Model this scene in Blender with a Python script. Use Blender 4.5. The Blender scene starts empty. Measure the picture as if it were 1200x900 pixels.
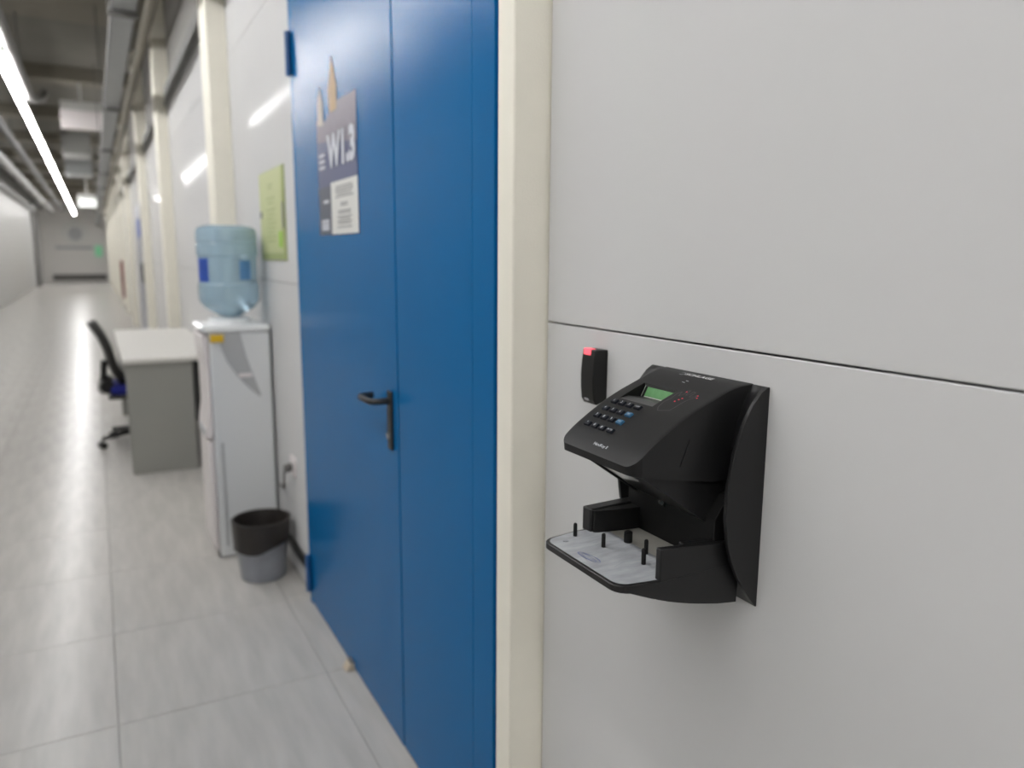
import bpy, bmesh, math, random
from mathutils import Vector, Matrix
S = bpy.context.scene
C = S.collection
random.seed(7)

# ------------------------------------------------------------------ camera
R = ((0.87888599, -0.07302633, 0.47140914), (-0.47698782, -0.14796357, 0.86636563), (0.00648388, -0.98629303, -0.16487577))
cam = bpy.data.cameras.new('camera'); camo = bpy.data.objects.new('camera', cam); C.objects.link(camo)
camo.matrix_world = Matrix(((R[0][0], -R[0][1], -R[0][2], -0.73), (R[1][0], -R[1][1], -R[1][2], 0.0), (R[2][0], -R[2][1], -R[2][2], 1.46), (0, 0, 0, 1)))
cam.sensor_width = 36.0; cam.lens = 890.0 / 1200 * 36; cam.clip_start = 0.02; cam.clip_end = 200
cam.dof.use_dof = True; cam.dof.focus_distance = 0.99; cam.dof.aperture_fstop = 3.1
S.camera = camo
# ------------------------------------------------------------------ world and exposure
w = bpy.data.worlds.new('world'); S.world = w; w.use_nodes = True
w.node_tree.nodes['Background'].inputs[0].default_value = (0.9, 0.95, 1.0, 1)
w.node_tree.nodes['Background'].inputs[1].default_value = 0.05
S.view_settings.view_transform = 'Standard'; S.view_settings.look = 'None'
S.view_settings.gamma = 1.0; S.view_settings.use_curve_mapping = False
S.view_settings.exposure = 0.0
TUBE = 58.0            # strength of the linear lamps, shared with the added far-end lamp
try:
    S.cycles.max_bounces = 10; S.cycles.diffuse_bounces = 6; S.cycles.use_denoising = True
except Exception: pass

# ------------------------------------------------------------------ materials
def srgb(r, g, b):
    f = lambda c: (c / 255 / 12.92) if c / 255 <= 0.04045 else ((c / 255 + 0.055) / 1.055) ** 2.4
    return (f(r), f(g), f(b), 1)
def mat(name, col, rough=0.5, metal=0.0, spec=0.5, noise=0.0, nscale=8.0, bump=0.0, bscale=200.0, stretch=None, trans=0.0, emit=0.0, coat=0.0, alpha=1.0, bdist=0.001, detail=2.0):
    m = bpy.data.materials.new(name); m.use_nodes = True
    nt = m.node_tree; b = nt.nodes['Principled BSDF']
    b.inputs['Base Color'].default_value = col; b.inputs['Roughness'].default_value = rough
    b.inputs['Metallic'].default_value = metal; b.inputs['Specular IOR Level'].default_value = spec
    b.inputs['Transmission Weight'].default_value = trans; b.inputs['Coat Weight'].default_value = coat
    b.inputs['Alpha'].default_value = alpha
    if emit:
        b.inputs['Emission Color'].default_value = col; b.inputs['Emission Strength'].default_value = emit
    tc = None
    if noise or bump:
        tc = nt.nodes.new('ShaderNodeTexCoord'); mp = nt.nodes.new('ShaderNodeMapping')
        nt.links.new(tc.outputs['Object'], mp.inputs[0])
        if stretch: mp.inputs['Scale'].default_value = stretch
    if noise:
        n = nt.nodes.new('ShaderNodeTexNoise'); n.inputs['Scale'].default_value = nscale; n.inputs['Detail'].default_value = 5
        nt.links.new(mp.outputs[0], n.inputs['Vector'])
        r = nt.nodes.new('ShaderNodeMix'); r.data_type = 'RGBA'
        r.inputs[6].default_value = tuple(c * (1 - noise) for c in col[:3]) + (1,)
        r.inputs[7].default_value = tuple(min(1, c * (1 + noise)) for c in col[:3]) + (1,)
        nt.links.new(n.outputs['Fac'], r.inputs[0]); nt.links.new(r.outputs[2], b.inputs['Base Color'])
    if bump:
        n2 = nt.nodes.new('ShaderNodeTexNoise'); n2.inputs['Scale'].default_value = bscale; n2.inputs['Detail'].default_value = detail
        nt.links.new(tc.outputs['Object'], n2.inputs['Vector'])
        bp = nt.nodes.new('ShaderNodeBump'); bp.inputs['Strength'].default_value = bump; bp.inputs['Distance'].default_value = bdist
        nt.links.new(n2.outputs['Fac'], bp.inputs['Height']); nt.links.new(bp.outputs[0], b.inputs['Normal'])
    return m
M = {}
M['panel'] = mat('painted_steel_panel', (0.62, 0.62, 0.62, 1), 0.07, spec=0.0007, noise=0.02, nscale=3)
M['upper'] = mat('upper_wall_plaster', (0.27, 0.26, 0.245, 1), 0.8, noise=0.12, nscale=2)
M['ledge'] = mat('dark_ledge', (0.16, 0.16, 0.155, 1), 0.6)
M['pillar'] = mat('cream_plaster', (0.86, 0.83, 0.73, 1), 0.6, noise=0.05, nscale=12, bump=0.5, bscale=320, bdist=0.0012)
M['door'] = mat('blue_gloss_paint', (0.005, 0.130, 0.345, 1), 0.16, spec=0.062, noise=0.03, nscale=5, bump=0.4, bscale=210, bdist=0.0010)
M['doordark'] = mat('dark_blue_paint', (0.006, 0.080, 0.24, 1), 0.35)
M['tile'] = mat('grey_floor_tile', (0.475, 0.46, 0.435, 1), 0.24, spec=0.085, noise=0.22, nscale=3.5, stretch=(5.0, 0.8, 1.0), bump=0.08, bscale=45, bdist=0.002)
M['grout'] = mat('grout', (0.27, 0.26, 0.25, 1), 0.8)
M['slab'] = mat('ceiling_slab', (0.20, 0.19, 0.165, 1), 0.85, noise=0.2, nscale=1.2)
M['beam'] = mat('ceiling_beam', (0.235, 0.215, 0.175, 1), 0.8, noise=0.15, nscale=1.5)
M['galv'] = mat('galvanised_steel', (0.28, 0.29, 0.29, 1), 0.45, metal=0.4, noise=0.1, nscale=4)
M['darkmetal_shade'] = mat('dark_pipe_tray_shade', (0.07, 0.07, 0.068, 1), 0.6)
M['greypipe'] = mat('grey_pipe', (0.27, 0.27, 0.26, 1), 0.5)
M['leftwall'] = mat('left_wall_panel', (0.48, 0.48, 0.47, 1), 0.4, spec=0.1, noise=0.03, nscale=2)
M['endwall'] = mat('end_wall_paint', (0.74, 0.72, 0.69, 1), 0.7, noise=0.04, nscale=1)
M['housing'] = mat('lamp_housing', (0.5, 0.5, 0.48, 1), 0.5)
M['tube'] = mat('lamp_diffuser', (1.0, 0.985, 0.975, 1), 0.5, emit=TUBE)
M['white'] = mat('white_plastic', (0.78, 0.73, 0.73, 1), 0.3)
M['white2'] = mat('white_panel', (0.72, 0.735, 0.745, 1), 0.35)
M['whiteline'] = mat('bright_white_plastic', (0.85, 0.87, 0.88, 1), 0.25)
M['greyplastic'] = mat('pale_grey_plastic', (0.44, 0.45, 0.46, 1), 0.4)
M['yellow'] = mat('yellow_tap', (0.72, 0.46, 0.02, 1), 0.4)
M['red'] = mat('red_paint', (0.20, 0.010, 0.010, 1), 0.6, spec=0.1)
M['jug'] = mat('blue_jug_plastic', (0.52, 0.70, 0.82, 1), 0.12, trans=0.55)
M['juglabel'] = mat('jug_label', (0.02, 0.08, 0.42, 1), 0.5)
M['juglabel2'] = mat('jug_label_pale', (0.10, 0.26, 0.52, 1), 0.5)
M['binliner'] = mat('black_bin_liner', (0.022, 0.018, 0.016, 1), 0.45, bump=0.5, bscale=60, bdist=0.004)
M['bin'] = mat('smoky_bin_plastic', (0.25, 0.26, 0.285, 1), 0.3, noise=0.2, nscale=20)
M['desktop'] = mat('pale_desk_top', (0.64, 0.63, 0.60, 1), 0.4)
M['deskpanel'] = mat('grey_desk_panel', (0.29, 0.29, 0.27, 1), 0.5, noise=0.03)
M['black'] = mat('black_plastic', (0.014, 0.014, 0.014, 1), 0.4)
M['mesh'] = mat('black_mesh_fabric', (0.022, 0.021, 0.020, 1), 0.7, bump=0.4, bscale=300)
M['blueseat'] = mat('blue_seat_fabric', (0.006, 0.012, 0.20, 1), 0.8)
M['paper'] = mat('white_paper', (0.70, 0.70, 0.67, 1), 0.6)
M['print'] = mat('grey_print', (0.20, 0.20, 0.21, 1), 0.6)
M['navy'] = mat('navy_poster', (0.032, 0.045, 0.145, 1), 0.35)
M['mauve'] = mat('mauve_poster', (0.145, 0.12, 0.165, 1), 0.35, noise=0.35, nscale=25)
M['slate'] = mat('slate_poster', (0.055, 0.065, 0.10, 1), 0.4)
M['gold'] = mat('gold_tower_print', (0.46, 0.33, 0.19, 1), 0.5, noise=0.2, nscale=30)
M['cream'] = mat('cream_tower_print', (0.5, 0.47, 0.42, 1), 0.5)
M['letter'] = mat('pale_lettering', (0.60, 0.62, 0.68, 1), 0.5)
M['notice'] = mat('yellow_green_notice', (0.52, 0.56, 0.29, 1), 0.5, noise=0.06, nscale=15)
M['noticeedge'] = mat('notice_border', (0.36, 0.42, 0.17, 1), 0.5)
M['noticegreen'] = mat('notice_green', (0.32, 0.55, 0.05, 1), 0.5)
M['green'] = mat('green_exit_panel', (0.30, 0.75, 0.45, 1), 0.5, emit=0.12)
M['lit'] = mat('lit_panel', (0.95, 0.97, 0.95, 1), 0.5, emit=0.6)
M['beige'] = mat('beige_paint', (0.55, 0.47, 0.36, 1), 0.6)
M['greyblue'] = mat('grey_blue_door', (0.24, 0.26, 0.32, 1), 0.35)
M['dkgrey'] = mat('dark_grey_paint', (0.13, 0.125, 0.12, 1), 0.6)
# hand reader
M['hk_top'] = mat('dark_grey_abs', (0.0105, 0.0105, 0.011, 1), 0.45, spec=0.27, noise=0.06, nscale=60, bump=0.12, bscale=1500, bdist=0.0004)
M['hk_side'] = mat('charcoal_abs', (0.010, 0.010, 0.0105, 1), 0.42, spec=0.4, bump=0.10, bscale=1500, bdist=0.0004)
M['hk_black'] = mat('matt_black_abs', (0.005, 0.005, 0.005, 1), 0.6, spec=0.3)
M['hk_key'] = mat('key_rubber', (0.003, 0.005, 0.011, 1), 0.5, spec=0.3)
M['hk_blue'] = mat('blue_key_rubber', (0.025, 0.115, 0.22, 1), 0.45)
M['hk_text'] = mat('key_print', (0.6, 0.63, 0.66, 1), 0.5)
M['hk_text2'] = mat('white_print', (0.85, 0.85, 0.85, 1), 0.5)
M['hk_grey'] = mat('grey_print_line', (0.13, 0.13, 0.13, 1), 0.5)
M['hk_recess'] = mat('recess_grey', (0.055, 0.055, 0.055, 1), 0.45)
M['lcd'] = mat('green_lcd', (0.10, 0.26, 0.10, 1), 0.25, noise=0.25, nscale=120, emit=0.0)
M['lcdedge'] = mat('lcd_edge', (0.42, 0.47, 0.40, 1), 0.3)
M['ledred'] = mat('red_led', (0.75, 0.02, 0.06, 1), 0.4, emit=0.35)
M['platen'] = mat('reflective_platen', (0.37, 0.385, 0.405, 1), 0.22, spec=0.5, noise=0.38, nscale=28, stretch=(1, 3, 1), bump=0.10, bscale=160, bdist=0.001)
M['platenback'] = mat('beige_platen', (0.44, 0.43, 0.39, 1), 0.4, noise=0.1, nscale=30)  # lighter beige rear part of the plate
M['ink'] = mat('blue_ink', (0.03, 0.06, 0.25, 1), 0.5)
M['inkgrey'] = mat('scratch_grey', (0.20, 0.21, 0.23, 1), 0.5)
M['sheen'] = mat('painted_sheen', (0.62, 0.62, 0.60, 1), 0.2)
M['lens'] = mat('lens_glass', (0.3, 0.3, 0.3, 1), 0.08, metal=0.8)
M['ledtop'] = mat('reader_red_light', (1.0, 0.12, 0.16, 1), 0.4, emit=0.9)
M['readerblk'] = mat('reader_black', (0.006, 0.006, 0.0055, 1), 0.35, spec=0.4)
M['logo'] = mat('reader_logo', (0.35, 0.35, 0.38, 1), 0.5)

# ------------------------------------------------------------------ mesh helpers
class MB:
    def __init__(s): s.bm = bmesh.new(); s.k = 0
    def face(s, pts, mi=None):
        f = s.bm.faces.new([s.bm.verts.new(p) for p in pts]); f.material_index = s.k if mi is None else mi; return f
    def box(s, x0, x1, y0, y1, z0, z1):
        v = [s.bm.verts.new((x, y, z)) for x in (x0, x1) for y in (y0, y1) for z in (z0, z1)]
        for a in ((0, 1, 3, 2), (4, 6, 7, 5), (0, 4, 5, 1), (2, 3, 7, 6), (0, 2, 6, 4), (1, 5, 7, 3)):
            f = s.bm.faces.new([v[i] for i in a]); f.material_index = s.k
        return s
    def prism(s, poly, ax, a, b):
        """poly: 2-D outline; ax: axis extruded along; the other two axes in x,y,z order"""
        def p3(p, t):
            l = list(p); l.insert(ax, t); return l
        A = [s.bm.verts.new(p3(p, a)) for p in poly]; B = [s.bm.verts.new(p3(p, b)) for p in poly]
        n = len(poly); fs = [s.bm.faces.new(A[::-1]), s.bm.faces.new(B)]
        for i in range(n): fs.append(s.bm.faces.new((A[i], A[(i + 1) % n], B[(i + 1) % n], B[i])))
        for f in fs: f.material_index = s.k
        return s
    def tube(s, pts, r, n=10, cap=True):
        pts = [Vector(p) for p in pts]; rings = []
        rs = r if isinstance(r, (list, tuple)) else [r] * len(pts)
        up = None
        for i, p in enumerate(pts):
            t = (pts[min(i + 1, len(pts) - 1)] - pts[max(i - 1, 0)]).normalized()
            if up is None: up = t.orthogonal().normalized()
            else: up = (up - t * up.dot(t)).normalized()
            q = t.cross(up)
            rings.append([s.bm.verts.new(p + (up * math.cos(2 * math.pi * k / n) + q * math.sin(2 * math.pi * k / n)) * rs[i]) for k in range(n)])
        for a, b in zip(rings, rings[1:]):
            for k in range(n):
                f = s.bm.faces.new((a[k], a[(k + 1) % n], b[(k + 1) % n], b[k])); f.material_index = s.k
        if cap:
            for rg in (rings[0][::-1], rings[-1]):
                f = s.bm.faces.new(rg); f.material_index = s.k
        return s
    def lathe(s, prof, c, n=32, sx=1, sy=1):
        rings = []
        for r, z in prof:
            rings.append([s.bm.verts.new((c[0] + sx * r * math.cos(2 * math.pi * k / n), c[1] + sy * r * math.sin(2 * math.pi * k / n), c[2] + z)) for k in range(n)])
        for a, b in zip(rings, rings[1:]):
            for k in range(n):
                f = s.bm.faces.new((a[k], a[(k + 1) % n], b[(k + 1) % n], b[k])); f.material_index = s.k
        for rg in (rings[0][::-1], rings[-1]):
            f = s.bm.faces.new(rg); f.material_index = s.k
        return s
    def grid(s, P, close=False):
        V = [[s.bm.verts.new(p) for p in row] for row in P]
        for a, b in zip(V, V[1:]):
            for j in range(len(a) - 1):
                f = s.bm.faces.new((a[j], a[j + 1], b[j + 1], b[j])); f.material_index = s.k
        return V
    def build(s, name, m, parent=None, bevel=0.0, smooth=30, loc=(0, 0, 0), seg=2, weld=True, recalc=True):
        if weld: bmesh.ops.remove_doubles(s.bm, verts=s.bm.verts, dist=1e-6)
        if recalc: bmesh.ops.recalc_face_normals(s.bm, faces=s.bm.faces)
        me = bpy.data.meshes.new(name); s.bm.to_mesh(me); s.bm.free()
        for mm in (m if isinstance(m, (list, tuple)) else [m]): me.materials.append(M[mm])
        if smooth:
            for p in me.polygons: p.use_smooth = True
            me.set_sharp_from_angle(angle=math.radians(smooth))
        o = bpy.data.objects.new(name, me); C.objects.link(o); o.location = loc
        if parent: o.parent = parent
        if bevel:
            b = o.modifiers.new('bevel', 'BEVEL'); b.width = bevel; b.segments = seg; b.limit_method = 'ANGLE'; b.angle_limit = math.radians(40)
        return o
def empty(name, loc=(0, 0, 0)):
    o = bpy.data.objects.new(name, None); C.objects.link(o); o.location = loc; o.empty_display_size = 0.1; return o
def tag(o, label=None, cat=None, group=None, kind=None):
    if label: o['label'] = label
    if cat: o['category'] = cat
    if group: o['group'] = group
    if kind: o['kind'] = kind
    return o
def struct(o, label=None): return tag(o, label, None, None, 'structure')
def box(name, m, x0, x1, y0, y1, z0, z1, parent=None, bevel=0.0):
    return MB().box(x0, x1, y0, y1, z0, z1).build(name, m, parent, bevel)
def copy_tree(o, parent=None):
    c = o.copy(); C.objects.link(c); c.parent = parent
    for ch in list(o.children): copy_tree(ch, c)
    return c
def text_mesh(body, size, name, m, origin, right, up, parent=None, depth=0.0, align='CENTER', sx=1.0, bold=0.0):
    """flat lettering laid at origin with the given right and up directions"""
    cu = bpy.data.curves.new(name, 'FONT'); cu.body = body; cu.size = size; cu.align_x = align; cu.align_y = 'CENTER'; cu.extrude = depth; cu.resolution_u = 2; cu.offset = bold
    tmp = bpy.data.objects.new('tmp_text', cu); C.objects.link(tmp)
    me = bpy.data.meshes.new_from_object(tmp.evaluated_get(bpy.context.evaluated_depsgraph_get()))
    bpy.data.objects.remove(tmp); bpy.data.curves.remove(cu)
    right = Vector(right).normalized() * sx; up = Vector(up).normalized(); n = right.cross(up).normalized(); o0 = Vector(origin)
    for v in me.vertices: v.co = o0 + right * v.co.x + up * v.co.y + n * v.co.z
    me.materials.clear(); me.materials.append(M[m])
    o = bpy.data.objects.new(name, me); C.objects.link(o)
    if parent: o.parent = parent
    return o

# ================================================================== SETTING
YN, YF = -12.0, 46.0
CEIL = 4.2
PITCH = 0.66
floor = struct(box('floor', 'grout', -3.25, 0.15, YN - .2, YF + .2, -0.12, -0.004))
# near tiles are pieces of their own; the far ones are joined
xs = [-0.11 - PITCH * k for k in range(6)]          # longitudinal joints
xcols = [(0.0, xs[0])] + [(xs[i], xs[i + 1]) for i in range(4)] + [(xs[4], -3.05)]
tile_mesh = {}
def tile_data(wd):
    if wd not in tile_mesh:
        h = PITCH / 2 - 0.0013; a = wd / 2 - 0.0013; b = 0.0012
        mb = MB(); low = [(-a, -h, -0.02), (a, -h, -0.02), (a, h, -0.02), (-a, h, -0.02)]
        mid = [(-a, -h, -b), (a, -h, -b), (a, h, -b), (-a, h, -b)]
        top = [(-a + b, -h + b, 0), (a - b, -h + b, 0), (a - b, h - b, 0), (-a + b, h - b, 0)]
        for A, B in ((low, mid), (mid, top)):
            for i in range(4): mb.face((A[i], A[(i + 1) % 4], B[(i + 1) % 4], B[i]))
        mb.face(top); mb.face(low[::-1])
        bmesh.ops.remove_doubles(mb.bm, verts=mb.bm.verts, dist=1e-6); bmesh.ops.recalc_face_normals(mb.bm, faces=mb.bm.faces)
        me = bpy.data.meshes.new('floor_tile'); mb.bm.to_mesh(me); mb.bm.free(); me.materials.append(M['tile']); tile_mesh[wd] = me
    return tile_mesh[wd]
y0 = 2.50 - PITCH * 5
for r in range(22):
    for a, b in xcols:
        wd = round(a - b, 4)
        o = bpy.data.objects.new('floor_tile', tile_data(wd)); C.objects.link(o); o.parent = floor
        o.location = ((a + b) / 2, y0 + PITCH * (r + .5), random.uniform(-0.0004, 0.0002))
mb = MB()
r = 22
while y0 + PITCH * r < YF:
    for a, b in xcols: mb.box(b + .0013, a - .0013, y0 + PITCH * r + .0013, y0 + PITCH * (r + 1) - .0013, -0.02, 0)
    r += 1
tag(mb.build('distant_floor_tiles', 'tile', floor, smooth=0), kind='stuff')
mb = MB()
r = -1
while y0 + PITCH * (r + 1) > YN:
    for a, b in xcols: mb.box(b + .0013, a - .0013, y0 + PITCH * r + .0013, y0 + PITCH * (r + 1) - .0013, -0.02, 0)
    r -= 1
tag(mb.build('tiles_behind_viewpoint', 'tile', floor, smooth=0), kind='stuff')

# right wall: backing slab with steel panels on it
wall_r = struct(box('wall_right', 'upper', 0.03, 0.18, YN, YF, 0, CEIL))
PX = 0.03
def bay(ya, yb, zs, widths=None, m='panel', parent=wall_r):
    ys = [ya, yb] if not widths else [ya + (yb - ya) * k / widths for k in range(widths + 1)]
    for p, q in zip(ys, ys[1:]):
        for za, zb in zip(zs, zs[1:]):
            box('wall_panel', m, 0.0, PX, p + .0012, q - .0012, za + .0013, zb - .0013, parent, 0.0016)
ZS = (0.0, 0.142, 1.342, 2.542, 2.88)
bay(YN, -9.2, ZS); bay(-9.2, -5.4, ZS); bay(-5.4, -1.6, ZS); bay(-1.6, 1.206, ZS)
bay(1.27, 3.10, (2.55, 2.88))
PIL = [4.67, 8.42, 12.1, 17.6, 21.3, 25.0, 28.7, 32.4, 36.1, 39.8, 43.5]
bay(3.10, 4.67, ZS, 1)
prev = 4.95
for y in PIL[1:]:
    if abs(prev - 12.38) < .05:
        bay(prev, 13.9, ZS); bay(13.9, 15.6, (2.3, 2.88)); bay(15.6, y, ZS)
    else: bay(prev, y, ZS)
    prev = y + .28
bay(prev, YF, ZS)
# pillars
struct(box('trim_1', 'pillar', -0.072, PX, 1.2095, 1.271, 0, CEIL, None, 0.004), 'cream plaster pillar between blue door and near grey wall')
for i, y in enumerate(PIL): struct(box('trim_%d' % (i + 2), 'pillar', -0.105, PX, y, y + .28, 0, CEIL, None, 0.006))
struct(box('trim_13', 'ledge', -0.02, 0.03, YN, YF, 2.88, 3.06))
# skirting seen behind the bin
struct(box('baseboard_right', 'black', -0.012, 0.0, 3.10, 4.67, 0.10, 0.145))
# left wall, end walls, ceiling
wall_l = struct(box('wall_left', 'upper', -3.22, -3.08, YN, YF, 0, CEIL))
y = YN
while y < YF - .1:
    box('wall_panel', 'leftwall', -3.08, -3.05, y + .003, min(y + 3.7, YF) - .003, 0, 3.3, wall_l, 0.002); y += 3.7
struct(box('trim_14', 'dkgrey', -3.05, -2.93, 40.0, 40.7, 0, CEIL))
struct(box('trim_15', 'greypipe', -3.0, -2.86, 22.0, 41.0, 3.32, 3.5))
wall_b = struct(box('wall_back', 'endwall', -3.2, 0.2, YF, YF + .15, 0, CEIL))
struct(box('baseboard_back', 'dkgrey', -2.66, -0.2, YF - .06, YF, 0.12, 0.42))
struct(box('wall_front', 'leftwall', -3.2, 0.2, YN - .15, YN, 0, CEIL))
ceiling = struct(box('ceiling', 'slab', -3.25, 0.2, YN - .2, YF + .2, CEIL, CEIL + .15))
box('ceiling_beam', 'beam', -3.05, 0.0, 4.6, 10.3, 4.02, CEIL, ceiling)
for k in range(-6, 9):
    yc = 13.8 + 3.7 * k
    if yc < YF - 1 and not 4 < yc < 10.6: box('ceiling_beam', 'beam', -3.05, 0.0, yc - .21, yc + .21, 4.0, CEIL, ceiling)

# ================================================================== DOORS
d1 = struct(empty('door_1', (0, 2.2, 0)), 'blue double door with unequal leaves and black lever handle')
def dloc(o): o.parent = d1; o.matrix_parent_inverse = Matrix.Translation((0, -2.2, 0)); return o
fr = MB().box(-0.02, 0.03, 1.384, 1.486, 0, 2.55).box(-0.006, 0.03, 1.27, 1.384, 0, 2.55).box(-0.02, 0.03, 3.066, 3.10, 0, 2.55).box(-0.02, 0.03, 1.4, 3.1, 2.49, 2.55)
frame = dloc(fr.build('door_frame', 'door', bevel=0.002))
leaf = dloc(box('door_leaf', 'door', -0.02, 0.028, 1.9685, 3.063, 0.008, 2.487, None, 0.003))
leaf2 = dloc(box('door_leaf', 'door', -0.0185, 0.028, 1.489, 1.9645, 0.008, 2.487, None, 0.003))
seal = dloc(box('door_seal', 'beige', -0.015, 0.02, 1.49, 3.06, 0.0, 0.008))
for z0 in (2.13, 0.06, ):
    hb = MB().tube([(-0.032, 3.068, z0), (-0.032, 3.068, z0 + .16)], 0.011, 12)
    hb.box(-0.032, -0.018, 3.066, 3.074, z0 + .005, z0 + .155)
    dloc(hb.build('hinge', 'doordark'))
# lever handle on the active leaf
hp = box('handle_plate', 'black', -0.029, -0.02, 2.002, 2.036, 0.915, 1.085, leaf, 0.004)
hl = MB().tube([(-0.029, 2.018, 1.057), (-0.058, 2.018, 1.057), (-0.071, 2.024, 1.057), (-0.076, 2.037, 1.056), (-0.077, 2.08, 1.055), (-0.077, 2.12, 1.055), (-0.072, 2.134, 1.055), (-0.058, 2.14, 1.055), (-0.034, 2.14, 1.055)], 0.0095, 12)
hl.build('handle_lever', 'black', leaf)
hk = MB().tube([(-0.029, 2.019, 0.955), (-0.034, 2.019, 0.955)], 0.009, 14)
hk.build('keyhole_cover', 'galv', leaf)
# far door and warm-toned wall slabs
d2 = struct(empty('door_2', (0, 14.75, 0)))
for nm, args in (('door_leaf', ('greyblue', -0.02, 0.028, 13.95, 15.55, 0.01, 2.3)),):
    o = box(nm, *args); o.parent = d2; o.matrix_parent_inverse = Matrix.Translation((0, -14.75, 0))
o = box('door_sign', 'juglabel', -0.026, -0.02, 14.3, 15.1, 1.75, 2.05); o.parent = d2; o.matrix_parent_inverse = Matrix.Translation((0, -14.75, 0))
o = box('door_reflection', 'letter', -0.03, -0.02, 14.2, 15.2, 2.08, 2.29); o.parent = d2; o.matrix_parent_inverse = Matrix.Translation((0, -14.75, 0))  # pale strip painted for the reflection at the top of the door
struct(box('warm_wall_1', 'beige', -0.03, -0.001, 29.2, 31.8, 0.01, 2.35, None, 0.004))  # beige slabs put the far wall's warm light into colour
struct(box('warm_wall_2', 'beige', -0.03, -0.001, 33.0, 35.6, 0.01, 2.35, None, 0.004))

# ================================================================== LINEAR LAMPS (the corridor's light)
LX, LZ, LP = -1.40, 3.34, 3.07
def make_lamp(y):
    t = empty('linear_lamp', (LX, y + LP / 2, LZ))
    h = LP / 2
    MB().box(-0.04, 0.04, -h, h, 0.022, 0.075).build('lamp_housing', 'housing', t)
    MB().prism([(-0.031, 0.022), (-0.029, -0.008), (-0.016, -0.016), (0.016, -0.016), (0.029, -0.008), (0.031, 0.022)], 1, -h + .10, h - .10).build('diffuser', 'tube', t)
    for q in (-1.1, 1.1): MB().tube([(0, q, 0.075), (0, q, 4.0 - LZ)], 0.004, 6).build('suspension_rod', 'galv', t)
    for q in (-h, h - .10): MB().box(-0.036, 0.036, q, q + .10, -0.010, 0.022).build('end_cap', 'housing', t)
    return tag(t, 'white lamp of the ceiling line, outside the photo overhead or behind viewpoint', 'lamp', 'linear lamps overhead and behind the viewpoint')
ORD = ['first and nearest', 'second', 'third', 'fourth', 'fifth', 'sixth', 'seventh', 'eighth', 'ninth', 'tenth', 'eleventh and farthest']
lamp0 = None
for k in range(-8, 10):
    y = 12.0 + LP * k
    if lamp0 is None: lamp0 = make_lamp(y)
    else:
        c = copy_tree(lamp0); c.location = (LX, y + LP / 2, LZ)
        if k >= -1:
            c['label'] = '%s lamp in the glowing ceiling line, counted from the top left photo edge' % ORD[k + 1]
            c['group'] = 'linear lamps of the glowing ceiling line in view'

fl = empty('added_end_lamp', (-1.5, 40.9, CEIL - .05))  # unseen lamp added to brighten the far end wall
MB().box(-.9, .9, -.2, .2, 0.01, .05).build('lamp_housing', 'housing', fl)
MB().box(-.88, .88, -.12, .12, -.005, .01).build('diffuser', 'tube', fl)
tag(fl, 'added flat lamp hidden behind a beam, brightening the far end wall', 'lamp')
# ================================================================== CEILING SERVICES
tray = empty('cable_tray', (-0.45, YN, 3.0))
MB().box(-0.07, 0.07, 0, YF - YN, 0, 0.006).build('tray_floor', 'galv', tray)
for s in (-0.072, 0.066): MB().box(s, s + .006, 0, YF - YN, 0, 0.07).build('tray_side', 'darkmetal_shade' if s < 0 else 'galv', tray)  # left side dark: the tray's side shadow put into its colour
for k in range(12):
    yy = 2.6 + 3.72 * k + 4
    MB().box(-0.09, 0.09, yy, yy + .06, -0.03, 0.0).tube([(-.085, yy + .03, 0), (-.085, yy + .03, CEIL - 3.0)], 0.006, 6).tube([(.085, yy + .03, 0), (.085, yy + .03, CEIL - 3.0)], 0.006, 6).build('tray_hanger', 'dkgrey', tray)
tag(tray, 'long grey cable tray hanging under the ceiling along right wall', 'cable tray')
cd = MB().tube([(-1.29, YN, 3.4), (-1.29, 11.6, 3.4), (-1.25, 12.0, 3.43), (-1.18, 12.3, 3.5), (-1.15, 12.4, 3.6)], 0.05, 12)
for k in range(4): cd.tube([(-1.29, 1.2 + 3 * k, 3.4), (-1.29, 1.2 + 3 * k, CEIL)], 0.008, 6)
tag(cd.build('ceiling_conduit', 'greypipe'), 'grey conduit bending under the ceiling right above the lamp line', 'pipe')
for (x, z, rr, m, lab) in ((-1.95, 3.62, 0.07, 'darkmetal_shade', 'dark pipe under ceiling just left of the lamp line'), (-2.35, 3.5, 0.10, 'greypipe', 'thick grey pipe under ceiling, second from left wall'), (-2.75, 3.62, 0.08, 'darkmetal_shade', 'dark pipe under ceiling closest to the left wall')):
    p = MB().tube([(x, YN, z), (x, 44, z)], rr, 14)
    for k in range(12): p.box(x - .006, x + .006, 3 + 3.72 * k, 3.03 + 3.72 * k, z, CEIL)
    tag(p.build('ceiling_pipe', m), lab, 'pipe')
p = MB().tube([(-0.18, YN, 3.45), (-0.18, 44, 3.45)], 0.045, 12)
for k in range(12): p.box(-.186, -.174, 3 + 3.72 * k, 3.03 + 3.72 * k, 3.45, CEIL)
tag(p.build('ceiling_pipe', 'beam'), 'brownish pipe between cable tray and right wall', 'pipe')
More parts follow.
